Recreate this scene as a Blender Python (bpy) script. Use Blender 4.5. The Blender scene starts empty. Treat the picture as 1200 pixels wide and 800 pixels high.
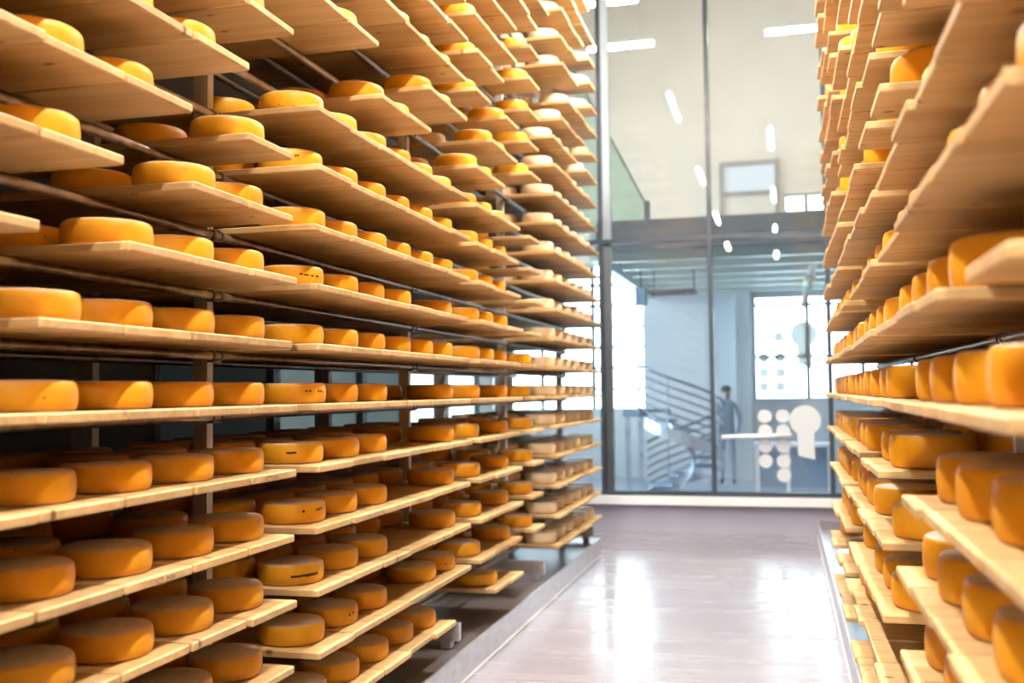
import bpy, bmesh, math, random
import numpy as np
from mathutils import Matrix, Vector

random.seed(7)
# ------------------------------------------------------------------ camera, world, exposure
S = 1.25                       # metres per layout unit
FLOOR = -1.4                   # floor level in layout units, seen from the camera's height
def V(x, y, z): return Vector((x*S, y*S, (z-FLOOR)*S))

scene = bpy.context.scene
C = scene.collection
FPX, YAW, PITCH, ROLL = 1220.0, 0.25368, 0.04764, 0.01157
fw = Vector((-math.sin(YAW)*math.cos(PITCH), math.cos(YAW)*math.cos(PITCH), math.sin(PITCH)))
rt = Vector((math.cos(YAW), math.sin(YAW), 0)); up = rt.cross(fw)
r2 = rt*math.cos(ROLL) - up*math.sin(ROLL); u2 = up*math.cos(ROLL) + rt*math.sin(ROLL)
cam_data = bpy.data.cameras.new('camera'); cam = bpy.data.objects.new('camera', cam_data); C.objects.link(cam)
cam_data.sensor_width = 36; cam_data.lens = FPX/1200*36; cam_data.clip_start = 0.02; cam_data.clip_end = 200
m3 = Matrix((r2, u2, -fw)).transposed()
cam.matrix_world = Matrix.Translation(V(0, 0, 0)) @ m3.to_4x4()
cam_data.dof.use_dof = True; cam_data.dof.focus_distance = 3.5*S; cam_data.dof.aperture_fstop = 1.8
scene.camera = cam

world = bpy.data.worlds.new('overcast_sky'); scene.world = world; world.use_nodes = True
wb = world.node_tree.nodes['Background']; wb.inputs[0].default_value = (0.74, 0.88, 1.0, 1); wb.inputs[1].default_value = 12.5
scene.view_settings.view_transform = 'Standard'; scene.view_settings.look = 'None'
scene.view_settings.exposure = 0.0; scene.view_settings.gamma = 1.0; scene.view_settings.use_curve_mapping = False
scene.cycles.max_bounces = 10; scene.cycles.diffuse_bounces = 3; scene.cycles.glossy_bounces = 4
scene.cycles.transparent_max_bounces = 24; scene.cycles.caustics_reflective = False; scene.cycles.caustics_refractive = False
scene.cycles.sample_clamp_indirect = 8.0

LAMP = 1050.0                   # emission of the aisle tube lamps
HALL_LAMP = 155.0

def proj(x, y, z):
    v = Vector((x, y, z)); d = v.dot(fw)
    if d <= 0.05: return None
    return 600+FPX*v.dot(r2)/d, 400-FPX*v.dot(u2)/d, d

# ------------------------------------------------------------------ materials
MATS = {}
def mat(name, color=(0.5, 0.5, 0.5), rough=0.5, metal=0.0, spec=0.5):
    m = bpy.data.materials.new(name); m.use_nodes = True
    b = m.node_tree.nodes['Principled BSDF']
    b.inputs['Base Color'].default_value = (*color, 1); b.inputs['Roughness'].default_value = rough
    b.inputs['Metallic'].default_value = metal; b.inputs['Specular IOR Level'].default_value = spec
    MATS[name] = m
    return m, m.node_tree.nodes, m.node_tree.links, b
def N(nodes, t, **kw):
    n = nodes.new(t)
    for k, v in kw.items(): setattr(n, k, v)
    return n
def ramp(nodes, stops):
    r = nodes.new('ShaderNodeValToRGB'); e = r.color_ramp.elements
    while len(e) < len(stops): e.new(0.5)
    for el, (p, c) in zip(e, stops): el.position = p; el.color = (*c, 1)
    return r
def noise(nodes, links, vec, scale, detail=4, rough=0.55, sc=None):
    n = nodes.new('ShaderNodeTexNoise'); n.inputs['Scale'].default_value = scale
    n.inputs['Detail'].default_value = detail; n.inputs['Roughness'].default_value = rough
    if sc is not None:
        mp = nodes.new('ShaderNodeMapping'); mp.inputs['Scale'].default_value = sc
        links.new(vec, mp.inputs['Vector']); vec = mp.outputs['Vector']
    links.new(vec, n.inputs['Vector'])
    return n
def mixc(nodes, links, fac, a, b, mode='MIX'):
    x = nodes.new('ShaderNodeMix'); x.data_type = 'RGBA'; x.blend_type = mode
    for sock, v in ((x.inputs[0], fac), (x.inputs[6], a), (x.inputs[7], b)):
        if hasattr(v, 'is_linked'): links.new(v, sock)
        elif isinstance(v, (int, float)): sock.default_value = v
        else: sock.default_value = (*v, 1)
    return x.outputs[2]
def math_n(nodes, links, op, a, b=0.0):
    x = nodes.new('ShaderNodeMath'); x.operation = op
    for i, v in enumerate((a, b)):
        if hasattr(v, 'is_linked'): links.new(v, x.inputs[i])
        else: x.inputs[i].default_value = v
    return x.outputs[0]

def rnd_value(nodes, links):
    oi = nodes.new('ShaderNodeObjectInfo'); g = nodes.new('ShaderNodeNewGeometry')
    return math_n(nodes, links, 'FRACT', math_n(nodes, links, 'ADD', oi.outputs['Random'], g.outputs['Random Per Island']))

def make_wood():
    m, n, l, b = mat('spruce_board', rough=0.62, spec=0.3)
    tc = n.new('ShaderNodeNewGeometry'); rv = rnd_value(n, l)
    off = N(n, 'ShaderNodeVectorMath', operation='ADD'); sc = N(n, 'ShaderNodeVectorMath', operation='SCALE')
    cv = n.new('ShaderNodeCombineXYZ')
    for i in range(3): l.new(rv, cv.inputs[i])
    l.new(cv.outputs[0], sc.inputs[0]); sc.inputs['Scale'].default_value = 37.0
    l.new(tc.outputs['Position'], off.inputs[0]); l.new(sc.outputs[0], off.inputs[1])
    g1 = noise(n, l, off.outputs[0], 1.0, 5, 0.6, (1.2, 26, 40))
    g2 = noise(n, l, off.outputs[0], 1.0, 3, 0.5, (0.9, 7, 5))
    r1 = ramp(n, [(0.30, (0.59, 0.40, 0.175)), (0.5, (0.665, 0.475, 0.23)), (0.70, (0.73, 0.545, 0.29))])
    l.new(g1.outputs['Fac'], r1.inputs[0])
    r2_ = ramp(n, [(0.3, (0.80, 0.72, 0.62)), (0.6, (1, 1, 1))]); l.new(g2.outputs['Fac'], r2_.inputs[0])
    c = mixc(n, l, 0.8, r1.outputs[0], r2_.outputs[0], 'MULTIPLY')
    rr = ramp(n, [(0, (0.74, 0.67, 0.60)), (0.5, (1, 0.97, 0.93)), (1, (0.98, 0.87, 0.74))]); l.new(rv, rr.inputs[0])
    c = mixc(n, l, 1.0, c, rr.outputs[0], 'MULTIPLY')
    vo = n.new('ShaderNodeTexVoronoi'); mp = n.new('ShaderNodeMapping'); mp.inputs['Scale'].default_value = (4.2, 7.5, 3)
    l.new(off.outputs[0], mp.inputs[0]); l.new(mp.outputs[0], vo.inputs['Vector']); vo.inputs['Scale'].default_value = 1.0
    kr = ramp(n, [(0.055, (1, 1, 1)), (0.10, (0, 0, 0))]); l.new(vo.outputs['Distance'], kr.inputs[0])
    c = mixc(n, l, kr.outputs[0], c, (0.20, 0.085, 0.03))
    l.new(c, b.inputs['Base Color'])
    bp = n.new('ShaderNodeBump'); bp.inputs['Strength'].default_value = 0.15; bp.inputs['Distance'].default_value = 0.004
    l.new(g1.outputs['Fac'], bp.inputs['Height']); l.new(bp.outputs[0], b.inputs['Normal'])
make_wood()

def make_cheese(name, side1, side2, top1, top2, holes):
    m, n, l, b = mat(name, rough=0.48, spec=0.35)
    g = n.new('ShaderNodeNewGeometry'); rv = rnd_value(n, l)
    n1 = noise(n, l, g.outputs['Position'], 5.0, 4, 0.6); n2 = noise(n, l, g.outputs['Position'], 32, 4, 0.6)
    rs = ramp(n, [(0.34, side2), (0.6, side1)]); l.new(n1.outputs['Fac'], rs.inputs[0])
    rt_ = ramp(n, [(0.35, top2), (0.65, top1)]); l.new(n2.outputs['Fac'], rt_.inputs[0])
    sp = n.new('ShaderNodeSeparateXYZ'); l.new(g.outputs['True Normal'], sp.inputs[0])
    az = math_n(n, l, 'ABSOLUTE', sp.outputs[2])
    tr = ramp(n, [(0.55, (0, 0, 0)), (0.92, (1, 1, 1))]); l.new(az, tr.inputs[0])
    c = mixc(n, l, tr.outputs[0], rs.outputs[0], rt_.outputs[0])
    rr = ramp(n, [(0, (0.86, 0.80, 0.74)), (0.5, (1, 1, 1)), (1, (1.0, 0.88, 0.8))]); l.new(rv, rr.inputs[0])
    c = mixc(n, l, 1.0, c, rr.outputs[0], 'MULTIPLY')
    if holes:
        n3 = noise(n, l, g.outputs['Position'], 46, 2, 0.4)
        hr = ramp(n, [(0.775, (0, 0, 0)), (0.80, (1, 1, 1))]); l.new(n3.outputs['Fac'], hr.inputs[0])
        c = mixc(n, l, hr.outputs[0], c, (0.11, 0.045, 0.015))
    l.new(c, b.inputs['Base Color'])
    bp = n.new('ShaderNodeBump'); bp.inputs['Strength'].default_value = 0.25; bp.inputs['Distance'].default_value = 0.003
    l.new(n2.outputs['Fac'], bp.inputs['Height']); l.new(bp.outputs[0], b.inputs['Normal'])
make_cheese('aged_rind', (0.89, 0.455, 0.022), (0.77, 0.345, 0.018), (0.80, 0.67, 0.55), (0.66, 0.52, 0.40), True)  # tops paler: drier rind, with a grazing daylight sheen put into the colour
make_cheese('young_rind', (0.93, 0.79, 0.55), (0.88, 0.71, 0.46), (0.90, 0.82, 0.68), (0.84, 0.74, 0.58), False)
mat('dark_mark', (0.05, 0.02, 0.01), 0.8)
mat('ink', (0.33, 0.19, 0.10), 0.7)

def metal_mat(name, c1, c2, rough, metal, scale, sc=None):
    m, n, l, b = mat(name, rough=rough, metal=metal)
    g = n.new('ShaderNodeNewGeometry'); a = noise(n, l, g.outputs['Position'], scale, 5, 0.6, sc)
    r = ramp(n, [(0.35, c1), (0.65, c2)]); l.new(a.outputs['Fac'], r.inputs[0]); l.new(r.outputs[0], b.inputs['Base Color'])
    rr = ramp(n, [(0.3, (rough*0.75,)*3), (0.7, (min(1, rough*1.3),)*3)]); l.new(a.outputs['Fac'], rr.inputs[0]); l.new(rr.outputs[0], b.inputs['Roughness'])
metal_mat('pipe_steel', (0.30, 0.25, 0.20), (0.50, 0.44, 0.37), 0.36, 0.85, 14)
metal_mat('post_steel', (0.52, 0.49, 0.45), (0.68, 0.65, 0.60), 0.5, 0.35, 9, (3, 3, 0.4))
metal_mat('foot_steel', (0.60, 0.60, 0.61), (0.74, 0.74, 0.75), 0.4, 0.6, 12)
metal_mat('clamp_steel', (0.16, 0.13, 0.11), (0.30, 0.25, 0.21), 0.35, 0.8, 20)
metal_mat('plinth_steel', (0.52, 0.53, 0.57), (0.70, 0.72, 0.76), 0.38, 0.4, 9, (1, .6, 2))
metal_mat('frame_dark', (0.03, 0.042, 0.06), (0.04, 0.055, 0.075), 0.42, 0.0, 5)
metal_mat('stair_rail', (0.08, 0.12, 0.18), (0.12, 0.17, 0.25), 0.35, 0.3, 8)
metal_mat('rail_steel', (0.40, 0.46, 0.54), (0.55, 0.62, 0.70), 0.35, 0.6, 8)

def make_floor():
    m, n, l, b = mat('poured_resin_floor', rough=0.2, spec=0.55)
    g = n.new('ShaderNodeNewGeometry')
    a = noise(n, l, g.outputs['Position'], 1.0, 6, 0.65, (0.55, 5.0, 1)); d = noise(n, l, g.outputs['Position'], 0.7, 4, 0.5)
    r = ramp(n, [(0.3, (0.29, 0.275, 0.305)), (0.7, (0.355, 0.335, 0.37))]); l.new(d.outputs['Fac'], r.inputs[0])
    l.new(r.outputs[0], b.inputs['Base Color'])
    rr = ramp(n, [(0.38, (0.08,)*3), (0.60, (0.30,)*3)]); l.new(a.outputs['Fac'], rr.inputs[0]); l.new(rr.outputs[0], b.inputs['Roughness'])
    bp = n.new('ShaderNodeBump'); bp.inputs['Strength'].default_value = 0.22; bp.inputs['Distance'].default_value = 0.02
    l.new(a.outputs['Fac'], bp.inputs['Height']); l.new(bp.outputs[0], b.inputs['Normal'])
make_floor()
def plaster(name, c1, c2, rough=0.75):
    m, n, l, b = mat(name, rough=rough, spec=0.3)
    g = n.new('ShaderNodeNewGeometry'); a = noise(n, l, g.outputs['Position'], 1.3, 5, 0.6)
    r = ramp(n, [(0.3, c1), (0.7, c2)]); l.new(a.outputs['Fac'], r.inputs[0]); l.new(r.outputs[0], b.inputs['Base Color'])
plaster('wall_paint', (0.20, 0.195, 0.19), (0.26, 0.25, 0.24))
plaster('plinth_deck', (0.19, 0.165, 0.165), (0.225, 0.195, 0.195), 0.28)
plaster('dark_panel', (0.10, 0.095, 0.09), (0.15, 0.14, 0.13))
plaster('dado_grey', (0.37, 0.35, 0.42), (0.42, 0.39, 0.47))
plaster('sill_white', (0.78, 0.76, 0.76), (0.84, 0.82, 0.81), 0.4)
plaster('cream_wall', (0.72, 0.66, 0.56), (0.78, 0.72, 0.62))
plaster('cool_white', (0.70, 0.76, 0.82), (0.78, 0.83, 0.88))
plaster('slab_dark', (0.10, 0.11, 0.12), (0.14, 0.15, 0.17))
plaster('deck_grey', (0.15, 0.18, 0.21), (0.19, 0.22, 0.25))
plaster('rib_green', (0.62, 0.74, 0.68), (0.70, 0.80, 0.75), 0.4)
plaster('hall_floor_blue', (0.34, 0.42, 0.54), (0.40, 0.49, 0.61), 0.3)
plaster('blue_panel', (0.20, 0.30, 0.45), (0.25, 0.36, 0.52))
plaster('white_coat', (0.82, 0.83, 0.84), (0.88, 0.88, 0.88), 0.4)
plaster('door_frame_grey', (0.36, 0.32, 0.30), (0.42, 0.38, 0.35))
plaster('copper_edge', (0.55, 0.42, 0.36), (0.62, 0.48, 0.42), 0.4)
plaster('skin', (0.55, 0.36, 0.27), (0.62, 0.42, 0.32), 0.55)
plaster('navy_cloth', (0.03, 0.045, 0.085), (0.05, 0.065, 0.11), 0.85)
plaster('dark_cap', (0.02, 0.025, 0.04), (0.04, 0.045, 0.06), 0.8)

def emit_mat(name, col, strength):
    m = bpy.data.materials.new(name); m.use_nodes = True; n = m.node_tree.nodes; n.clear()
    e = n.new('ShaderNodeEmission'); o = n.new('ShaderNodeOutputMaterial')
    e.inputs[0].default_value = (*col, 1); e.inputs[1].default_value = strength
    m.node_tree.links.new(e.outputs[0], o.inputs[0]); MATS[name] = m
emit_mat('lamp_glow', (1.0, 0.93, 0.85), LAMP)
emit_mat('hall_lamp_glow', (1.0, 0.95, 0.88), HALL_LAMP)

def glass_mat(name, tint, refl=1.15, haze=0.045):
    m = bpy.data.materials.new(name); m.use_nodes = True; n = m.node_tree.nodes; n.clear(); l = m.node_tree.links
    o = n.new('ShaderNodeOutputMaterial'); t = n.new('ShaderNodeBsdfTransparent'); gl = n.new('ShaderNodeBsdfGlossy')
    t.inputs[0].default_value = (*tint, 1); gl.inputs['Roughness'].default_value = 0.0
    d = n.new('ShaderNodeBsdfTranslucent'); d.inputs[0].default_value = (0.85, 0.9, 0.95, 1)
    md = n.new('ShaderNodeMixShader'); md.inputs[0].default_value = haze  # slight milky haze put into the glass by a translucent mix
    l.new(t.outputs[0], md.inputs[1]); l.new(d.outputs[0], md.inputs[2])
    f = n.new('ShaderNodeFresnel'); f.inputs['IOR'].default_value = 1.52
    mx = n.new('ShaderNodeMixShader'); k = math_n(n, l, 'MULTIPLY', f.outputs[0], refl)
    l.new(k, mx.inputs[0]); l.new(md.outputs[0], mx.inputs[1]); l.new(gl.outputs[0], mx.inputs[2]); l.new(mx.outputs[0], o.inputs[0])
    MATS[name] = m
glass_mat('clear_glass', (0.965, 0.985, 0.985)); glass_mat('far_glass', (0.97, 0.985, 0.98), 1.0, 0.0)
glass_mat('green_glass', (0.80, 0.90, 0.84))
def frosted(name, col, k):
    m = bpy.data.materials.new(name); m.use_nodes = True; n = m.node_tree.nodes; n.clear(); l = m.node_tree.links
    o = n.new('ShaderNodeOutputMaterial'); a = n.new('ShaderNodeBsdfTranslucent'); d = n.new('ShaderNodeBsdfDiffuse')
    a.inputs[0].default_value = (*col, 1); d.inputs[0].default_value = (*col, 1)
    mx = n.new('ShaderNodeMixShader'); mx.inputs[0].default_value = k
    l.new(a.outputs[0], mx.inputs[1]); l.new(d.outputs[0], mx.inputs[2]); l.new(mx.outputs[0], o.inputs[0]); MATS[name] = m
frosted('frosted_glass', (0.80, 0.86, 0.84), 0.4)
frosted('grey_panel', (0.19, 0.205, 0.195), 0.4); frosted('smoked_panel', (0.06, 0.06, 0.057), 0.4)
def see_film(name, col, k):
    frosted(name, col, 0.3); nt = MATS[name].node_tree; o = nt.nodes['Material Output']; src = o.inputs[0].links[0].from_socket
    t = nt.nodes.new('ShaderNodeBsdfTransparent'); mx = nt.nodes.new('ShaderNodeMixShader'); mx.inputs[0].default_value = k
    nt.links.new(src, mx.inputs[1]); nt.links.new(t.outputs[0], mx.inputs[2]); nt.links.new(mx.outputs[0], o.inputs[0])
see_film('window_film', (0.62, 0.64, 0.63), 0.02)
frosted('vinyl_film', (0.82, 0.84, 0.84), 0.7)

# ------------------------------------------------------------------ mesh helpers (all in layout units)
def link(name, me, m, parent=None, kind=None):
    o = bpy.data.objects.new(name, me); C.objects.link(o)
    if m: 
        if not me.materials: me.materials.append(MATS[m])
    if parent is not None: o.parent = parent; o.matrix_parent_inverse = parent.matrix_world.inverted()
    if kind: o['kind'] = kind
    return o
def tag(o, label, cat, group=None, kind=None):
    o['label'] = label; o['category'] = cat
    if group: o['group'] = group
    if kind: o['kind'] = kind
    return o
def thing(name, loc, label=None, cat=None, group=None, kind=None):
    o = bpy.data.objects.new(name, None); C.objects.link(o); o.location = V(*loc); o.empty_display_size = 0.1
    if label: o['label'] = label
    if cat: o['category'] = cat
    if group: o['group'] = group
    if kind: o['kind'] = kind
    bpy.context.view_layer.update()
    return o
def me_from(name, verts, faces, smooth=False):
    me = bpy.data.meshes.new(name); me.from_pydata(verts, [], faces); me.update()
    if smooth: me.polygons.foreach_set('use_smooth', [True]*len(me.polygons))
    return me
def box_data(x0, x1, y0, y1, z0, z1):
    v = [V(x, y, z) for x in (x0, x1) for y in (y0, y1) for z in (z0, z1)]
    f = [(0, 1, 3, 2), (4, 6, 7, 5), (0, 4, 5, 1), (2, 3, 7, 6), (0, 2, 6, 4), (1, 5, 7, 3)]
    return v, f
class MB:
    def __init__(s): s.v = []; s.f = []
    def add(s, v, f):
        k = len(s.v); s.v += [tuple(p) for p in v]; s.f += [tuple(i+k for i in q) for q in f]; return s
    def box(s, *a): return s.add(*box_data(*a))
    def tube(s, pts, r, n=8, caps=True):
        P = [V(*p) for p in pts]; rr = r*S; rings = []
        nrm = None
        for i, p in enumerate(P):
            t = (P[min(i+1, len(P)-1)] - P[max(i-1, 0)]).normalized()
            if nrm is None:
                nrm = t.cross(Vector((0, 0, 1)));
                if nrm.length < 1e-3: nrm = Vector((1, 0, 0))
            nrm = (nrm - t*nrm.dot(t)).normalized(); b = t.cross(nrm)
            rings.append([p + (nrm*math.cos(2*math.pi*k/n) + b*math.sin(2*math.pi*k/n))*rr for k in range(n)])
        v = [q for r_ in rings for q in r_]; f = []
        for i in range(len(P)-1):
            for k in range(n):
                a, b_ = i*n+k, i*n+(k+1) % n; f.append((a, b_, b_+n, a+n))
        if caps: f += [tuple(range(n-1, -1, -1)), tuple((len(P)-1)*n+k for k in range(n))]
        return s.add(v, f)
    def build(s, name, m, parent=None, kind=None, smooth=False, bevel=0):
        me = me_from(name, s.v, s.f, smooth)
        if bevel:
            bm = bmesh.new(); bm.from_mesh(me); bmesh.ops.recalc_face_normals(bm, faces=bm.faces)
            bmesh.ops.bevel(bm, geom=bm.edges[:], offset=bevel*S, segments=2, affect='EDGES', clamp_overlap=True); bm.to_mesh(me); bm.free()
        else:
            bm = bmesh.new(); bm.from_mesh(me); bmesh.ops.recalc_face_normals(bm, faces=bm.faces); bm.to_mesh(me); bm.free()
        return link(name, me, m, parent, kind)
def bx(name, m, a, parent=None, kind=None, bevel=0): return MB().box(*a).build(name, m, parent, kind, bevel=bevel)

# ------------------------------------------------------------------ the ageing room
YG = 10.37
CEIL = 4.3
bx('floor', 'poured_resin_floor', (-3.2, 2.8, -12, YG+.1, FLOOR-.1, FLOOR), kind='structure')['label'] = 'glossy pale grey poured resin floor of the aisle'
bx('ceiling', 'wall_paint', (-3.2, 2.8, -12, YG+.1, CEIL, CEIL+.1), kind='structure')
bx('wall_right', 'wall_paint', (2.7, 2.8, -12, YG+.1, FLOOR, CEIL), kind='structure')
bx('wall_back', 'wall_paint', (-3.2, 2.8, -12.1, -12, FLOOR, CEIL), kind='structure')
XW = -3.05                      # left wall, with a band of frosted windows in its far half
W0 = 4.6; wins = ((4.6, 5.9, 'smoked_panel'), (5.9, 7.3, 'grey_panel'), (7.3, 8.2, 'grey_panel'), (8.2, 9.3, 'frosted_glass'), (9.3, YG, 'frosted_glass'))
wl = MB(); wl.box(XW-.12, XW, -12, YG+.1, FLOOR, -.52).box(XW-.12, XW, -12, YG+.1, .72, CEIL).box(XW-.12, XW, -12, W0, -.52, .72)
wl.build('wall_left', 'dark_panel', kind='structure')
for k, (y0, y1, pm) in enumerate(wins):
    w = thing('window_%d' % (k+2), (XW-.06, (y0+y1)/2, -.52), kind='structure')
    t = .045
    for a in ((y0, y1, -.52, -.52+t), (y0, y1, .72-t, .72), (y0, y0+t, -.52+t, .72-t), (y1-t, y1, -.52+t, .72-t)):
        bx('window_frame', 'frame_dark', (XW-.09, XW+.01, *a), w)
    bx('pane', pm, (XW-.05, XW-.04, y0+t, y1-t, -.52+t, .72-t), w)
# kerbed steel plinths under the racks
def plinth(name, x0, x1, y0, y1, edge):
    o = thing(name, ((x0+x1)/2, (y0+y1)/2, FLOOR), kind='structure'); o['label'] = 'low galvanised steel plinth under the rack'
    zt = -1.25
    bx('deck', 'plinth_deck', (x0+.006, x1-.006, y0+.006, y1-.006, FLOOR, zt-.004), o)
    xa, xb = (x1-.012, x1) if edge > 0 else (x0, x0+.012)
    bx('kerb_plate', 'plinth_steel', (xa, xb, y0, y1, FLOOR, zt), o)
    bx('end_plate', 'plinth_steel', (x0, x1, y1-.012, y1, FLOOR, zt), o)
    # welded seam between plate and floor
    xs = x1 if edge > 0 else x0
    MB().tube([(xs, y0, FLOOR+.004), (xs, y1, FLOOR+.004)], .008, 6).build('weld_seam', 'sill_white', o)
plinth('trim_1', -3.0, -1.525, -3.0, 8.80, 1)
plinth('trim_2', .285, 2.6, -3.0, YG-.03, -1)

# glazed partition at the end of the aisle
bx('wall_front', 'dado_grey', (-3.2, 2.8, YG-.02, YG+.1, FLOOR, -1.13), kind='structure')
sill = bx('trim_3', 'sill_white', (-3.05, 2.7, YG-.10, YG+.1, -1.13, -1.045), kind='structure', bevel=.006)
sill['label'] = 'white window sill ledge below the glass partition'
win = thing('window_1', (-.67, YG, -1.04), kind='structure'); win['label'] = 'tall dark framed glass partition at the aisle end'
FW = .022
posts_x = (-2.85, -1.748, -.665, .44, 1.53, 2.6)
for x in posts_x: bx('mullion', 'frame_dark', (x-FW, x+FW, YG-.035, YG+.035, -1.04, CEIL), win)
for i in range(len(posts_x)-1):
    xa, xb = posts_x[i]+FW, posts_x[i+1]-FW
    if i == 1: bx('glazing_bead', 'cool_white', (xa, xa+.075, YG+.008, YG+.09, -1.0, CEIL), win)
    bx('bottom_rail', 'frame_dark', (xa, xb, YG-.035, YG+.035, -1.04, -1.0), win)
    bx('transom', 'frame_dark', (xa, xb, YG-.035, YG+.035, 1.466, 1.514), win)
    for z0, z1 in ((-1.0, 1.466), (1.514, CEIL)):
        p = bx('pane', 'clear_glass', (xa, xb, YG-.008, YG+.008, z0, z1), win)
        if i == 2 and z0 < 0: decal_pane = p
def disc(cx, y, cz, r, n=24):
    return [V(cx+r*math.cos(2*math.pi*k/n), y, cz+r*math.sin(2*math.pi*k/n)) for k in range(n)]
def film(name, pts, parent, m='vinyl_film', th=.002):
    n = len(pts); v = [tuple(p) for p in pts]+[tuple(p+Vector((0, th*S, 0))) for p in pts]
    f = [tuple(range(n)), tuple(range(2*n-1, n-1, -1))]+[(k, k+n, (k+1) % n+n, (k+1) % n) for k in range(n)]
    return MB().add(v, f).build(name, m, parent)
def keyhole(cx, y, cz, r, h, skew=.03):
    pts = []
    for k in range(25):
        a = math.radians(-58 + k*(360-64)/24); pts.append(V(cx+r*math.cos(a), y, cz+r*math.sin(a)))
    w = r*.55
    pts += [V(cx-w*.9, y, cz-h+skew*1.2), V(cx+w*1.05, y, cz-h)]
    return pts
yd = YG-.0105
for r_, (za, cols) in enumerate(((-.27, 3), (-.413, 3), (-.556, 3), (-.70, 3), (-.835, 2))):
    for c_ in (0, 1):
        if cols >> c_ & 1: film('sticker', disc(-.175+.168*c_, yd, za, .066), decal_pane)
film('sticker', keyhole(.20, yd, -.31, .145, .375), decal_pane)
hr = thing('handrail', (-.255, YG-.07, -.46), 'short white bar rail fixed across the glass between the round stickers', 'rail')
MB().tube([(-.585, YG-.06, -.468), (.075, YG-.06, -.452)], .021, 12).build('bar', 'white_coat', hr, smooth=True)
for x in (-.50, -.01): MB().tube([(x, YG-.06, -.46), (x, YG-.009, -.46)], .011, 8).build('bracket', 'rail_steel', hr)

# ------------------------------------------------------------------ the hall behind the glass
HY = 16.7; HC = 6.6
bx('floor_hall', 'hall_floor_blue', (-5.2, 4, YG+.1, HY, FLOOR-.1, FLOOR), kind='structure')
bx('ceiling_hall', 'cream_wall', (-5.2, 4, YG+.1, HY, HC, HC+.1), kind='structure')
bx('wall_hall_right', 'cream_wall', (4, 4.1, YG+.1, HY, FLOOR, HC), kind='structure')
MB().box(-5.3, -5.2, YG+.1, HY, FLOOR, -.9).box(-5.3, -5.2, YG+.1, HY, 4.2, HC).box(-5.3, -5.2, YG+.1, 10.9, -.9, 4.2).box(-5.3, -5.2, 16.2, HY, -.9, 4.2).build('wall_hall_left', 'cream_wall', kind='structure')
wl_ = thing('window_10', (-5.25, 13.5, -.9), kind='structure')  # unseen glazing added to bring more daylight into the hall
for k in range(6): y = 10.9+k*1.06; bx('mullion', 'rail_steel', (-5.29, -5.21, y-.02 if k else y, y+.02 if k < 5 else y, -.9, 4.2), wl_) if 0 < k < 5 else None
for k in range(5): bx('pane', 'far_glass', (-5.255, -5.245, 10.9+k*1.06+.02, 10.9+(k+1)*1.06-.02, -.9, 4.2), wl_)
MB().box(-5.2, -3.2, YG, YG+.1, FLOOR, HC).box(2.8, 4, YG, YG+.1, FLOOR, HC).box(-3.2, 2.8, YG, YG+.1, CEIL+.1, HC).build('wall_hall_near', 'cream_wall', kind='structure')
# far wall, with openings for two window walls and a small upper window
WA = (-4.7, -2.12, -.32, 2.05); WB = (-.42, 2.6, -.18, 1.44); WC = (.09, .75, 2.74, 3.02)
far = MB(); low = MB(); Y0, Y1 = HY, HY+.2
def wallrect(m, x0, x1, z0, z1): m.box(x0, x1, Y0, Y1, z0, z1)
wallrect(low, -5.2, 4, FLOOR, -.32); wallrect(low, -5.2, WA[0], -.32, 2.05); wallrect(far, -5.2, WC[0], 2.05, HC)
wallrect(low, WA[1], WB[0], -.32, 2.05); wallrect(low, WB[0], 4, -.32, WB[2]); wallrect(low, WB[1], 4, WB[2], WB[3]); wallrect(low, WB[0], 4, WB[3], 2.05)
wallrect(far, WC[0], 4, 2.05, WC[2]); wallrect(far, WC[1], 4, WC[2], WC[3]); wallrect(far, WC[0], 4, WC[3], HC)
far.build('wall_hall_far', 'cream_wall', kind='structure'); low.build('wall_hall_lower', 'cool_white', kind='structure')
def window(name, W, nx, nz, bar=.03):
    w = thing(name, ((W[0]+W[1])/2, HY+.1, W[2]), kind='structure')
    x0, x1, z0, z1 = W
    for a in ((x0, x1, HY+.06, HY+.14, z0, z0+bar), (x0, x1, HY+.06, HY+.14, z1-bar, z1), (x0, x0+bar, HY+.06, HY+.14, z0+bar, z1-bar), (x1-bar, x1, HY+.06, HY+.14, z0+bar, z1-bar)):
        bx('window_frame', 'rib_green', a, w)
    xs = [x0+(x1-x0)*k/nx for k in range(nx+1)] if isinstance(nx, int) else nx
    zs = [z0+(z1-z0)*k/nz for k in range(nz+1)] if isinstance(nz, int) else nz
    for x in xs[1:-1]: bx('glazing_bar', 'frame_dark', (x-.032, x+.032, HY+.08, HY+.12, z0+bar, z1-bar), w)
    for z in zs[1:-1]: bx('glazing_bar', 'frame_dark', (x0+bar, x1-bar, HY+.085, HY+.115, z-.024, z+.024), w)
    last = None
    for i in range(len(xs)-1):
        for j in range(len(zs)-1):
            last = bx('pane', 'far_glass', (xs[i]+.034, xs[i+1]-.034, HY+.097, HY+.103, zs[j]+.026, zs[j+1]-.026), w)
    return w
window('window_7', WA, 3, 7)
wb_ = window('window_8', WB, [-.42, .39, 1.2, 1.9, 2.6], [-.18, .49, 1.30, 1.44])
window('window_9', WC, 2, 1)
yf = HY+.0775
for cx, cz in ((-.045, .80), (-.28, .475), (-.03, .475), (-.28, .24), (-.03, .24), (-.28, .02), (-.03, .02)):
    film('sticker', disc(cx, yf, cz, .082), wb_, 'window_film')
film('sticker', keyhole(.335, yf, .83, .205, .53, .05), wb_, 'window_film')
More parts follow.
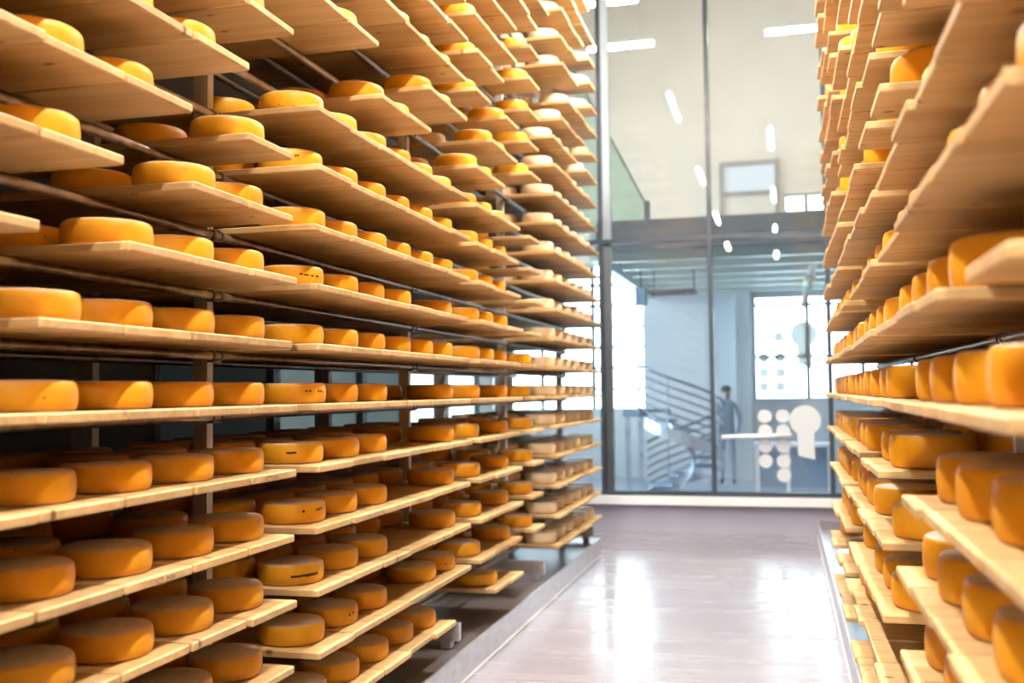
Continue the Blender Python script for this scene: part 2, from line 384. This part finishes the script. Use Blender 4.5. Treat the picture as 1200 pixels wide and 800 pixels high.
# gallery slab on ribs over the rear of the hall
MB().box(-1.98, 4, 11.55, HY, 1.60, 1.86).build('ceiling_gallery', 'deck_grey', kind='structure')
gs = bx('trim_4', 'slab_dark', (-1.98, 4, 11.45, 11.55, 1.56, 1.88), kind='structure'); gs['label'] = 'dark front edge beam of the gallery floor'
for k in range(6):
    y = 12.0 + k*.85
    b_ = bx('ceiling_rib', 'rib_green', (-1.9, 4, y, y+.11, 1.49, 1.60), kind='structure')
bx('trim_5', 'rib_green', (-2.08, -1.98, 11.55, HY, 1.46, 1.86), kind='structure')
bx('wall_hall_panel', 'cool_white', (-2.05, -1.10, 15.9, 16.0, FLOOR, 1.20), kind='structure')
bx('wall_hall_pier', 'cool_white', (-.68, -.46, 16.25, HY, FLOOR, 1.5), kind='structure')
# sloping glass guard on the gallery
gg = thing('stair_guard', (-1.75, 12.2, 1.88), 'sloping green glass guard with dark handrail on the gallery', 'railing')
v = [V(-2.35, 12.2, 1.86), V(-1.52, 12.2, 1.86), V(-1.52, 12.2, 2.19), V(-2.35, 12.2, 3.84)]
MB().add(v+[p+Vector((0, .015*S, 0)) for p in v], [(0, 1, 2, 3), (7, 6, 5, 4), (0, 4, 5, 1), (1, 5, 6, 2), (2, 6, 7, 3), (3, 7, 4, 0)]).build('glass_panel', 'green_glass', gg)
MB().tube([(-2.35, 12.2, 3.85), (-1.52, 12.2, 2.2)], .012, 8).build('handrail', 'slab_dark', gg)
bx('post', 'slab_dark', (-1.53, -1.47, 12.17, 12.24, 1.88, 2.22), gg)
# upper doorway on the gallery
ud = thing('door_1', (-.44, HY, 1.86), kind='structure'); ud['label'] = 'grey framed doorway with glass light on the gallery'
for a in ((-.90, -.83, HY-.05, HY, 1.86, 3.58), (-.05, .02, HY-.05, HY, 1.86, 3.58), (-.83, -.05, HY-.05, HY, 3.50, 3.58), (-.83, -.05, HY-.05, HY, 3.02, 3.10)):
    bx('door_frame', 'door_frame_grey', a, ud)
bx('door_leaf', 'cream_wall', (-.83, -.05, HY-.03, HY-.002, 1.86, 3.02), ud)
bx('fanlight', 'cool_white', (-.83, -.05, HY-.03, HY-.002, 3.10, 3.50), ud)

# hall lamps: hanging tubes
def tube_lamp(name, a, b, label, m, group, r=.035, ceil=CEIL):
    c = [(p+q)/2 for p, q in zip(a, b)]
    t = thing(name, c, label, 'lamp', group)
    MB().tube([a, b], r, 10).build('diffuser', m, t, smooth=False)
    d = Vector(b)-Vector(a); d.normalize()
    top = (a[0], a[1], a[2]+r+.012), (b[0], b[1], b[2]+r+.012)
    if abs(d.x) > .5: bx('housing', 'white_coat', (min(a[0], b[0]), max(a[0], b[0]), a[1]-r, a[1]+r, a[2]+r, a[2]+r+.03), t)
    else: bx('housing', 'white_coat', (a[0]-r, a[0]+r, min(a[1], b[1]), max(a[1], b[1]), a[2]+r, a[2]+r+.03), t)
    for q in (.2, .8):
        p = [u+(w-u)*q for u, w in zip(a, b)]
        MB().tube([(p[0], p[1], p[2]+r+.03), (p[0], p[1], ceil)], .004, 5).build('hanger', 'rail_steel', t)
    return t
tube_lamp('hall_lamp', (-2.49, 14.0, 4.70), (-1.60, 14.0, 4.70), 'hanging white tube lamp behind the glass above the stair guard', 'hall_lamp_glow', 'hall lamps', .03, HC)
tube_lamp('hall_lamp', (-.11, 14.0, 4.70), (.85, 14.0, 4.70), 'hanging white tube lamp behind the glass above the gallery doorway', 'hall_lamp_glow', 'hall lamps', .03, HC)
tube_lamp('hall_lamp', (-2.25, 12.4, 4.72), (-1.60, 12.4, 4.72), 'hanging tube lamp closest to the glass partition', 'hall_lamp_glow', 'hall lamps', .03, HC)

# curved stair with parallel rails
cx, cy, R0 = -1.33, 14.1, .56
st = thing('curved_stair', (cx, cy, FLOOR), 'curved steel stair with parallel rails behind the glass', 'stair')
NT = 9; A0, A1 = math.radians(185), math.radians(185+325); ZT = -.26
def ang(k): return A0+(A1-A0)*k
def stz(k): return ZT+(FLOOR-ZT)*k
for k in range(NT):
    a0, a1 = ang(k/NT), ang((k+1)/NT); z = stz(k/NT)
    v = []
    for dz in (0, -.045):
        for (a, r) in ((a0, .16), (a0, R0), ((a0+a1)/2, R0), (a1, R0), (a1, .16), ((a0+a1)/2, .16)): v.append(V(cx+r*math.cos(a), cy+r*math.sin(a), z+dz))
    MB().add(v, [(0, 1, 2, 3, 4, 5), (11, 10, 9, 8, 7, 6)]+[(i, i+6, (i+1) % 6+6, (i+1) % 6) for i in range(6)]).build('tread', 'blue_panel', st)
for r_ in (.16, R0):
    v = []; f = []
    for k in range(37):
        a = ang(k/36)
        for dr in (0, .02):
            for dz in (-.13, .03): v.append(V(cx+(r_+dr)*math.cos(a), cy+(r_+dr)*math.sin(a), max(FLOOR, stz(k/36)+dz)))
    for k in range(36):
        b0 = k*4; f += [(b0, b0+4, b0+5, b0+1), (b0+2, b0+3, b0+7, b0+6), (b0+1, b0+5, b0+7, b0+3), (b0, b0+2, b0+6, b0+4)]
    MB().add(v, f).build('stringer', 'rail_steel', st)
for j_ in range(6):
    pts = [(cx+(R0+.01)*math.cos(ang(k/36)), cy+(R0+.01)*math.sin(ang(k/36)), stz(k/36)+.10+.115*j_) for k in range(37)]
    MB().tube(pts, .018 if j_ == 5 else .012, 6).build('rail', 'stair_rail', st)
for k in range(0, NT+1, 2):
    a = ang(k/NT); z = stz(k/NT); x_, y_ = cx+(R0+.01)*math.cos(a), cy+(R0+.01)*math.sin(a)
    MB().tube([(x_, y_, max(FLOOR, z-.05)), (x_, y_, z+.675)], .014, 6).build('baluster', 'rail_steel', st)
bx('landing', 'blue_panel', (-2.05, cx-R0+.06, 13.7, 14.5, ZT-.10, ZT), st)
for x_ in (-2.03, -1.86): bx('landing_leg', 'rail_steel', (x_, x_+.06, 13.75, 13.81, FLOOR, ZT-.10), st)
# dark cable tray hanging below the gallery
ct = thing('cable_tray', (-1.35, 13.2, 1.25), 'dark ladder shaped cable tray hung under the gallery', 'cable tray')
for y in (13.0, 13.35): bx('side_bar', 'slab_dark', (-1.62, -1.02, y, y+.025, 1.20, 1.245), ct)
for k in range(6): x = -1.58+k*.105; bx('rung', 'slab_dark', (x, x+.02, 13.025, 13.35, 1.21, 1.235), ct)
for x in (-1.55, -1.05): MB().tube([(x, 13.18, 1.235), (x, 13.18, 1.60)], .01, 6).build('hanger', 'slab_dark', ct)
cb = thing('speaker_box', (-1.72, 13.3, 1.1), 'dark blue box hung beside the cable tray', 'box')
bx('case', 'blue_panel', (-1.80, -1.66, 13.2, 13.4, 1.08, 1.30), cb, bevel=.008); MB().tube([(-1.73, 13.3, 1.29), (-1.73, 13.3, 1.60)], .012, 6).build('bracket', 'slab_dark', cb)
# pale jointed extraction arm by the far window
ea = thing('extraction_arm', (.34, 13.4, 1.52), 'pale jointed pipe arm hanging in front of the far window', 'pipe')
MB().tube([(.50, 13.4, 1.62), (.50, 13.4, 1.585), (.41, 13.4, 1.56), (.36, 13.4, 1.36)], .042, 10).build('upper_pipe', 'white_coat', ea, smooth=True)
MB().tube([(.365, 13.4, 1.38), (.325, 13.4, 1.24)], .062, 12).build('joint', 'rib_green', ea, smooth=True)
MB().tube([(.325, 13.4, 1.26), (.26, 13.4, 1.00)], .036, 10).build('lower_pipe', 'white_coat', ea, smooth=True)
# white table further back in the hall
tb = thing('hall_table', (-.12, 14.6, FLOOR), 'white legged table standing in the hall below the far window', 'table')
bx('table_top', 'cool_white', (-.40, .62, 14.3, 14.9, -.78, -.74), tb)
for x in (-.38, .02, .56):
    bx('leg', 'white_coat', (x, x+.05, 14.32, 14.37, FLOOR, -.78), tb)
    bx('leg', 'white_coat', (x, x+.05, 14.83, 14.88, FLOOR, -.78), tb)
bx('back_panel', 'blue_panel', (-.33, .56, 14.75, 14.78, FLOOR+.05, -.80), tb)

# person standing in the hall
def person():
    p = thing('person', (-.80, 15.5, FLOOR), 'person in dark cap and navy work clothes standing behind the glass', 'person')
    J = [('pel', (0, 0, .78), .115), ('abd', (0, .005, .93), .105), ('che', (0, 0, 1.08), .125), ('sho', (0, .005, 1.18), .09), ('nec', (0, 0, 1.25), .042), ('hea', (0, -.01, 1.33), .062), ('cro', (0, -.005, 1.41), .06),
         ('lsh', (-.13, 0, 1.16), .052), ('lel', (-.18, .01, .94), .038), ('lwr', (-.15, -.12, .80), .027), ('lha', (-.13, -.18, .77), .024),
         ('rsh', (.13, 0, 1.16), .052), ('rel', (.19, .02, .95), .038), ('rwr', (.17, -.10, .80), .027), ('rha', (.15, -.16, .77), .024),
         ('lhi', (-.065, 0, .72), .078), ('lkn', (-.075, -.01, .40), .05), ('lan', (-.08, .02, .075), .034), ('lto', (-.09, -.09, .03), .026),
         ('rhi', (.065, 0, .72), .078), ('rkn', (.08, -.015, .40), .05), ('ran', (.085, .02, .075), .034), ('rto', (.10, -.09, .03), .026)]
    E_ = ['pel abd', 'abd che', 'che sho', 'sho nec', 'nec hea', 'hea cro', 'sho lsh', 'lsh lel', 'lel lwr', 'lwr lha', 'sho rsh', 'rsh rel', 'rel rwr', 'rwr rha',
          'pel lhi', 'lhi lkn', 'lkn lan', 'lan lto', 'pel rhi', 'rhi rkn', 'rkn ran', 'ran rto']
    ix = {j[0]: i for i, j in enumerate(J)}
    vs = [Vector(j[1])*S for j in J]; rad = [j[2]*S for j in J]; es = [tuple(ix[k] for k in e.split()) for e in E_]
    # five fingers on each hand, rooted inside the palm
    for hnd, sx in (('lha', -1), ('rha', 1)):
        h = vs[ix[hnd]]
        for k, (dx, ln) in enumerate(((-.018, .050), (-.006, .058), (.006, .055), (.018, .045))):
            i0 = len(vs); vs.append(h+Vector((dx, -ln*.55, -.012))*S); vs.append(h+Vector((dx, -ln*.85, -.040))*S); rad += [.0075*S, .0065*S]
            es += [(ix[hnd], i0), (i0, i0+1)]
        i0 = len(vs); vs.append(h+Vector((-sx*.028, -.012, -.008))*S); vs.append(h+Vector((-sx*.036, -.035, -.018))*S); rad += [.009*S, .0075*S]; es += [(ix[hnd], i0), (i0, i0+1)]
    me = bpy.data.meshes.new('body'); me.from_pydata(vs, es, [])
    o = bpy.data.objects.new('body', me); C.objects.link(o)
    o.parent = p
    m = o.modifiers.new('Skin', 'SKIN'); m.use_smooth_shade = True
    for i, sv in enumerate(me.skin_vertices[0].data): sv.radius = (rad[i], rad[i]*.85); sv.use_root = (i == 0)
    o.modifiers.new('Sub', 'SUBSURF').levels = 1; o.modifiers['Sub'].render_levels = 2
    # clothing colours by height on the one body surface, paled to paint in haze
    mt, n, l, b = mat('work_clothes', rough=0.8, spec=0.2)
    tc = n.new('ShaderNodeTexCoord'); sp = n.new('ShaderNodeSeparateXYZ'); l.new(tc.outputs['Object'], sp.inputs[0])
    f = math_n(n, l, 'DIVIDE', sp.outputs[2], 1.5*S)
    r = ramp(n, [(0.0, (0.02, 0.02, 0.025)), (0.05, (0.02, 0.025, 0.04)), (0.06, (0.22, 0.28, 0.37)), (0.83, (0.30, 0.37, 0.47)), (0.845, (0.55, 0.36, 0.27))])
    r.color_ramp.interpolation = 'CONSTANT'
    l.new(f, r.inputs[0]); l.new(r.outputs[0], b.inputs['Base Color'])
    me.materials.append(mt)
    # cap, face features
    cap = MB()
    rings = []
    for i in range(6):
        t = i/5*math.pi/2; rings.append((.078*math.cos(t), 1.375+.075*math.sin(t)))
    v = []; n_ = 16
    for (r_, z) in rings:
        for k in range(n_): a = 2*math.pi*k/n_; v.append(Vector((r_*math.cos(a), -.005+r_*1.1*math.sin(a), z))*S)
    f_ = [(i*n_+k, i*n_+(k+1) % n_, (i+1)*n_+(k+1) % n_, (i+1)*n_+k) for i in range(5) for k in range(n_)]
    v += [Vector((-.06, -.07, 1.375))*S, Vector((.06, -.07, 1.375))*S, Vector((.045, -.135, 1.36))*S, Vector((-.045, -.135, 1.36))*S]
    q = len(v)-4; f_.append((q, q+1, q+2, q+3))
    co = link('cap', me_from('cap', v, f_, True), 'dark_cap'); co.parent = p
    fv = MB()
    def blob(name, c, r, m_):
        bm = bmesh.new(); bmesh.ops.create_uvsphere(bm, u_segments=8, v_segments=6, radius=1)
        for vv in bm.verts: vv.co = Vector((vv.co.x*r[0]+c[0], vv.co.y*r[1]+c[1], vv.co.z*r[2]+c[2]))*S
        me_ = bpy.data.meshes.new(name); bm.to_mesh(me_); bm.free(); oo = link(name, me_, m_); oo.parent = p
    blob('nose', (0, -.078, 1.325), (.010, .016, .018), 'skin')
    for sx in (-1, 1):
        blob('eye', (sx*.026, -.066, 1.345), (.009, .006, .006), 'dark_cap'); blob('ear', (sx*.064, 0, 1.33), (.010, .014, .024), 'skin')
    blob('mouth', (0, -.066, 1.288), (.02, .006, .005), 'dark_mark')
person()

# ------------------------------------------------------------------ aisle lamps of the ageing room (seen mirrored in the glass)
LZ = 3.42
for x, y0, nm in ((-1.20, 8.15, 'close to the window-side rack'), (-.08, 6.15, 'close to the windowless rack')):
    for k in range(4):
        y = y0-4.3*k
        tube_lamp('aisle_lamp', (x, y-.56, LZ), (x, y+.56, LZ), 'tube lamp hung high over aisle %s, %s from glass' % (nm, ('first', 'second', 'third', 'fourth', 'fifth')[k]), 'lamp_glow', 'aisle tube lamps', .026)

# ------------------------------------------------------------------ racks, boards and cheese wheels
WR, WH, BT, BW, PITCH_B = .111, .070, .023, .2780, .289
XL, XR = -1.467, .253
def row_z(n): return -.034 + (.2*n if n <= 0 else .1975*n)
ROWS = range(-5, 17)
BAYS_L = {0: -.63, 1: 1.24, 2: 3.12, 3: 5.00, 4: 6.87}
BAYS_R = {0: -.61, 1: 1.265, 2: 3.09, 3: 4.97}
POSTS_L = (-.70, 1.17, 3.045, 4.925, 6.80, 8.65)
POSTS_R = (-.68, 1.195, 3.04, 4.895, 6.76)

def rack(name, side, posts, xf, label):
    sg = -1 if side == 'L' else 1
    y0, y1 = posts[0]-.05, posts[-1]+.05
    o = thing(name, (xf+sg*.5, (y0+y1)/2, -1.25), label, 'rack')
    xp = xf+sg*.343                                   # front face of the posts
    xpipe = xp-sg*.0165
    for y in posts:
        a, b = sorted((xp, xp+sg*.05)); bx('post', 'post_steel', (a, b, y-.018, y+.018, -1.25, 3.25), o)
        a, b = sorted((xp+sg*.43, xp+sg*.51)); bx('post', 'post_steel', (a, b, y-.018, y+.018, -1.25, 3.25), o)
        a, b = sorted((xf+sg*.09, xp+sg*.62)); bx('foot', 'foot_steel', (a, b, y-.0185, y+.0185, -1.215, -1.13), o)
        a, b = sorted((xf+sg*.13, xf+sg*.18)); bx('foot_pad', 'foot_steel', (a, b, y-.03, y+.03, -1.25, -1.215), o)
    ring = None
    for n in ROWS:
        zb = row_z(n)-BT-.0005
        for xx in (xpipe, xp+sg*.43-sg*.0165):
            MB().tube([(xx, y0, zb-.0145), (xx, y1, zb-.0145)], .0145, 10).build('support_pipe', 'pipe_steel', o, smooth=True)
        for y in posts[1:]:
            if n > 12: continue
            if ring is None:
                mb = MB()
                for dy in (-.026, .026): mb.tube([(0, dy-.006, FLOOR), (0, dy+.006, FLOOR)], .0185, 12)
                mb.box(-.012, .012, -.026, .026, FLOOR-.0205, FLOOR-.0150)
                ring = me_from('clamp', mb.v, mb.f); ring.materials.append(MATS['clamp_steel'])
            c = bpy.data.objects.new('pipe_clamp', ring); C.objects.link(c); c.parent = o
            c.matrix_parent_inverse = o.matrix_world.inverted(); c.location = V(xpipe, y, zb-.0145)
    return o
rack('cheese_rack', 'L', POSTS_L, XL, 'tall steel pipe rack of boards with the frosted windows behind it')
rack('cheese_rack', 'R', POSTS_R, XR, 'tall steel pipe rack across the aisle from the frosted windows')

# which boards are out of the racks: (row, bay): board numbers
MISS_L = {(2, 1): (2,), (3, 1): (3,), (4, 1): (4,), (5, 1): (5,), (6, 2): (0, 1, 4, 5), (7, 2): (2, 3), (-5, 2): (5,), (-5, 3): (0, 3, 4, 5),
          (7, 3): (0, 3, 5), (8, 3): (1, 3, 5), (9, 3): (2, 3, 5), (6, 3): (2, 3, 4, 5), (12, 3): (5,), (13, 3): (2,), (1, 1): (0, 1), (2, 0): (5,),
          (17, 4): (4, 5), (16, 4): (5,), (15, 4): (), (14, 4): (0, 4), (13, 4): (0, 3, 4), (12, 4): (0, 3, 4), (11, 4): (0, 1), (10, 4): (0, 4), (9, 4): (3,), (1, 4): ()}
for r_ in ROWS:
    if (r_, 3) not in MISS_L: MISS_L[(r_, 3)] = (3, 5)
MISS_R = {(-1, 2): (2,), (-1, 1): (4, 5), (-2, 1): (5,), (-3, 2): (5,), (-3, 1): (5,), (-4, 3): (2, 5), (-5, 3): (4, 5), (-5, 2): (5,), (-3, 3): (4, 5), (-2, 3): (5,),
          (1, 1): (1,), (2, 2): (4,), (4, 1): (3, 4), (4, 2): (1,), (5, 3): (0,), (6, 3): (0,), (7, 2): (3,), (7, 3): (), (8, 2): (1, 5), (8, 3): (1,), (9, 2): (4,), (9, 3): (0, 4), (10, 3): (3,), (11, 3): (2, 3), (10, 2): (2,), (6, 1): (2,), (5, 1): ()}
# boards without a wheel on their front end
BARE_L = {(r_, 2): (3, 4) for r_ in range(-5, 1)}
BARE_L[(-5, 2)] = (); BARE_L[(2, 2)] = (4,); BARE_L[(-4, 2)] = (3,); BARE_L[(-5, 3)] = (2,)
for r_ in range(-4, 1): BARE_L[(r_, 3)] = (1,)
for r_ in range(2, 12): BARE_L[(r_, 3)] = (4,) if r_ < 7 else ()
BARE_R = {(0, 1): (5,), (-2, 2): (1,), (-3, 2): (3,), (-5, 3): (0, 1, 2, 3), (-4, 3): (0, 3), (-5, 2): (0, 1, 2, 3, 4), (-4, 2): (0, 1, 2, 3)}

def bevel_box(x0, x1, y0, y1, z0, z1, off):
    bm = bmesh.new(); v, f = box_data(x0, x1, y0, y1, z0+FLOOR, z1+FLOOR)
    vs = [bm.verts.new(p) for p in v]
    for q in f: bm.faces.new([vs[i] for i in q])
    bmesh.ops.recalc_face_normals(bm, faces=bm.faces)
    bmesh.ops.bevel(bm, geom=bm.edges[:], offset=off*S, segments=1, affect='EDGES')
    me = bpy.data.meshes.new('board'); bm.to_mesh(me); bm.free(); me.materials.append(MATS['spruce_board']); return me
BL = .98
board_me = {}
for sd, sg in (('L', -1), ('R', 1)):
    a, b = sorted((0, sg*BL)); board_me[sd] = bevel_box(a, b, -BW/2, BW/2, -BT, 0, .0035)

def lathe_wheel(name, m, R=WR, H=WH, n=40):
    prof = [(0, 0), (R*.90, 0), (R*.945, .004), (R*.975, H*.12), (R*.995, H*.32), (R, H*.5), (R*.995, H*.68), (R*.975, H*.88), (R*.945, H-.004), (R*.90, H-.0006), (0, H)]
    v = [(0, 0, 0)]; f = []
    for (r_, z) in prof[1:-1]:
        for k in range(n): a = 2*math.pi*k/n; v.append((r_*S*math.cos(a), r_*S*math.sin(a), z*S))
    v.append((0, 0, H*S)); L = len(prof)-2
    for k in range(n): f.append((0, 1+(k+1) % n, 1+k))
    for i in range(L-1):
        for k in range(n): a = 1+i*n+k; b_ = 1+i*n+(k+1) % n; f.append((a, b_, b_+n, a+n))
    top = len(v)-1; base = 1+(L-1)*n
    for k in range(n): f.append((base+k, base+(k+1) % n, top))
    me = bpy.data.meshes.new(name); me.from_pydata(v, [], f); me.update()
    me.polygons.foreach_set('use_smooth', [True]*len(me.polygons)); me.materials.append(MATS[m])
    return me
aged = lathe_wheel('cheese_wheel', 'aged_rind'); young = lathe_wheel('young_cheese_wheel', 'young_rind', WR*1.0, WH*1.05)
aged_lo = lathe_wheel('w_lo', 'aged_rind', n=24)
RR, RH = .122, .095
thick = lathe_wheel('thick_round_cheese', 'aged_rind', RR, RH); thick_lo = lathe_wheel('t_lo', 'aged_rind', RR, RH, n=24)

ORD = ['zeroth', 'first', 'second', 'third', 'fourth', 'fifth', 'sixth', 'seventh', 'eighth', 'ninth', 'tenth', 'eleventh', 'twelfth', 'thirteenth', 'fourteenth', 'fifteenth', 'sixteenth', 'seventeenth', 'eighteenth', 'nineteenth', 'twentieth', 'twenty-first', 'twenty-second', 'twenty-third', 'twenty-fourth']
def where(sd, n, bay, i):
    nb = (5-bay) if sd == 'L' else (4-bay)
    return '%s shelf up, %s board, %s bay from glass wall, %s rack' % (ORD[n+6], ORD[i+1], ORD[nb], 'window-side' if sd == 'L' else 'windowless')

boards, wheels = [], []
for sd, bays, miss, bare, xf, sg in (('L', BAYS_L, MISS_L, BARE_L, XL, -1), ('R', BAYS_R, MISS_R, BARE_R, XR, 1)):
    for bay, ys in bays.items():
        for n in ROWS:
            z = row_z(n)
            for i in range(6):
                if i in miss.get((n, bay), ()): continue
                y = ys + PITCH_B*(i+.5); dx = random.uniform(-.010, .010)
                x = xf + dx
                boards.append(dict(sd=sd, bay=bay, n=n, i=i, x=x, y=y, z=z, rot=random.uniform(-.003, .003)))
                for q in range(3):
                    if q == 0 and i in bare.get((n, bay), ()): continue
                    if q == 2 and (n > 0 or sd == 'R'): continue
                    if q and random.random() < .12: continue
                    wx = xf + sg*((.160 if sd == 'L' else .165)+.262*q) + random.uniform(-.005, .005)
                    pale = sd == 'L' and bay == 4
                    if sd == 'L' and bay == 3 and n >= 7 and q == 1 and random.random() < .5: pale = True
                    wheels.append(dict(sd=sd, bay=bay, n=n, i=i, q=q, x=wx, y=y+random.uniform(-.006, .006), z=z+.0004, pale=pale, rot=random.uniform(0, 6.28)))
def in_view(x, y, z, mx=20):
    p = proj(x, y, z)
    return p is not None and -mx < p[0] < 1200+mx and -mx < p[1] < 800+mx
def depth(d): p = proj(d['x'], d['y'], d['z']); return p[2] if p else 99
for d in boards: d['vis'] = d['bay'] > 0 and any(in_view(d['x'], d['y']+e, d['z'], 6) for e in (-.14, 0, .14))
for d in wheels:
    d['vis'] = d['bay'] > 0 and any(in_view(d['x']+e, d['y'], d['z']+.03, 4) for e in (-.08, 0, .08))
    d['score'] = depth(d)*(1 if d['q'] == 0 else 2.6 if (d['n'] < 0 and d['q'] == 1) else 9)
b_ind = sorted([d for d in boards if d['vis']], key=depth)[:300]
aged_ind = sorted([d for d in wheels if d['vis'] and not d['pale']], key=lambda d: d['score'])[:300]
pale_ind = [d for d in wheels if d['vis'] and d['pale'] and d['q'] == 0]
for d in b_ind+aged_ind+pale_ind: d['own'] = True

for d in b_ind:
    o = bpy.data.objects.new('shelf_board', board_me[d['sd']]); C.objects.link(o)
    o.location = V(d['x'], d['y'], d['z']); o.rotation_euler.z = d['rot']
    tag(o, 'pale spruce shelf board, '+where(d['sd'], d['n'], d['bay'], d['i']).replace('board', 'place'), 'board', 'shelf boards in the racks'); d['obj'] = o
for d in aged_ind+pale_ind:
    o = bpy.data.objects.new('young_round_cheese' if d['pale'] else 'round_cheese', young if d['pale'] else aged if d['sd'] == 'L' else thick); C.objects.link(o)
    o.location = V(d['x'], d['y'], d['z']); o.rotation_euler.z = d['rot']
    pre = ('pale cream' if d['pale'] else 'orange') if d['q'] == 0 else ('rear pale' if d['pale'] else 'rear orange')
    if d['q'] == 2: pre = 'rearmost orange'
    tag(o, pre+' cheese, '+where(d['sd'], d['n'], d['bay'], d['i']), 'cheese', 'young pale cheese wheels' if d['pale'] else 'aged cheese wheels on the boards'); d['obj'] = o

def mass(name, items, me, m, label, cat):
    nv = len(me.vertices); co = np.empty(nv*3); me.vertices.foreach_get('co', co); co = co.reshape(-1, 3)
    fs = [tuple(p.vertices) for p in me.polygons]
    V_, F_ = [], []
    for k, d in enumerate(items):
        c, s = math.cos(d['rot']), math.sin(d['rot']); R = np.array(((c, -s, 0), (s, c, 0), (0, 0, 1)))
        V_.append(co @ R.T + np.array(V(d['x'], d['y'], d['z']))); F_ += [tuple(i+k*nv for i in f) for f in fs]
    if not items: return
    mm = bpy.data.meshes.new(name); mm.from_pydata(np.concatenate(V_).tolist(), [], F_); mm.update()
    sm = me.polygons[0].use_smooth
    mm.polygons.foreach_set('use_smooth', [sm]*len(mm.polygons)); mm.materials.append(MATS[m])
    o = bpy.data.objects.new(name, mm); C.objects.link(o); tag(o, label, cat, kind='stuff')
mass('shelf_boards_beyond', [d for d in boards if not d.get('own') and d['sd'] == 'L'], board_me['L'], 'spruce_board', 'remaining spruce boards deep in the window-side rack', 'boards')
mass('shelf_boards_beyond', [d for d in boards if not d.get('own') and d['sd'] == 'R'], board_me['R'], 'spruce_board', 'remaining spruce boards deep in the rack opposite the windows', 'boards')
mass('round_cheeses_beyond', [d for d in wheels if not d.get('own') and not d['pale'] and d['sd'] == 'L'], aged_lo, 'aged_rind', 'remaining orange cheese wheels further back in the window-side rack', 'cheeses')
mass('round_cheeses_beyond', [d for d in wheels if not d.get('own') and not d['pale'] and d['sd'] == 'R'], thick_lo, 'aged_rind', 'remaining thick orange cheese wheels further back in the windowless rack', 'cheeses')
young_lo = lathe_wheel('y_lo', 'young_rind', WR, WH*1.05, n=24)
mass('young_round_cheeses_beyond', [d for d in wheels if not d.get('own') and d['pale']], young_lo, 'young_rind', 'remaining pale cheese wheels further back in the window-side rack', 'cheeses')

# small dark rind marks and a crack on some wheels
def find(sd, n, bay, i):
    for d in wheels:
        if d['sd'] == sd and d['n'] == n and d['bay'] == bay and d['i'] == i and d['q'] == 0 and d.get('own'): return d
def marks(d, spots):
    if not d: return
    mb = MB(); 
    for (ang_, zf, wd, ht) in spots:
        a0 = ang_-wd/2; k_ = max(2, int(wd/.06)); v = []
        for j in range(k_+1):
            a = a0+wd*j/k_; jz = random.uniform(-.15, .15)*ht
            for dz in (-ht/2, ht/2):
                for rr in (WR*.985, WR*1.006):
                    v.append(Vector((d['x']+rr*math.cos(a), d['y']+rr*math.sin(a), d['z']+WH*zf+dz+jz)))
        vv = [V(*p) for p in v]; f = []
        for j in range(k_):
            b0 = j*4; f += [(b0+1, b0+5, b0+7, b0+3), (b0, b0+2, b0+6, b0+4), (b0, b0+4, b0+5, b0+1), (b0+2, b0+3, b0+7, b0+6)]
        f += [(0, 1, 3, 2), (k_*4, k_*4+2, k_*4+3, k_*4+1)]
        mb.add(vv, f)
    bpy.context.view_layer.update()
    mb.build('rind_mark', 'dark_mark', d['obj'])['label'] = 'dark cracks and holes in the rind'
T = math.radians
marks(find('L', -3, 2, 0), [(T(-38), .45, .9, .007), (T(-25), .5, .5, .005)])
marks(find('L', -2, 2, 0), [(T(-45), .62, .07, .008), (T(-18), .64, .06, .007), (T(-12), .64, .05, .007), (T(-6), .66, .06, .006)])
marks(find('L', 2, 2, 0), [(T(-46), .55, .10, .005), (T(-36), .52, .16, .005), (T(-24), .5, .10, .005), (T(-12), .5, .12, .006)])
marks(find('L', 0, 2, 0), [(T(-40), .6, .08, .005), (T(-33), .6, .06, .006), (T(-14), .6, .05, .007), (T(-8), .6, .05, .007), (T(-2), .55, .05, .006)])
marks(find('L', 4, 2, 0), [(T(-60), .6, .05, .005), (T(-54), .6, .05, .006), (T(-50), .62, .05, .006)])
marks(find('L', -4, 2, 1), [(T(-20), .55, .06, .008), (T(-10), .6, .06, .007)])
marks(find('L', -1, 2, 0), [(T(-62), .55, .3, .006)])
marks(find('L', -4, 2, 5), [(T(-35), .5, .09, .006), (T(-15), .45, .05, .006)])
# stamped ink on some board ends
def stamp(sd, n, bay, i, u):
    for d in b_ind:
        if (d['sd'], d['n'], d['bay'], d['i']) == (sd, n, bay, i):
            mb = MB(); x = d['x']+.0006 if sd == 'L' else d['x']-.0006
            y = d['y']+u; z = d['z']-BT/2
            pts = [(x, y-.028+.014*math.cos(a*.5236), z+.006*math.sin(a*.5236)) for a in range(13)]
            mb.tube(pts, .0011, 4)
            for k in range(4): mb.box(x-.0006, x+.0006, y+.002+k*.010, y+.008+k*.010, z-.005, z+.005-.003*(k % 2))
            mb.build('ink_stamp', 'ink', d['obj'])['label'] = 'small dark ink stamp on the board end'
bpy.context.view_layer.update()
stamp('L', -1, 1, 5, -.02); stamp('L', -2, 1, 3, .02)
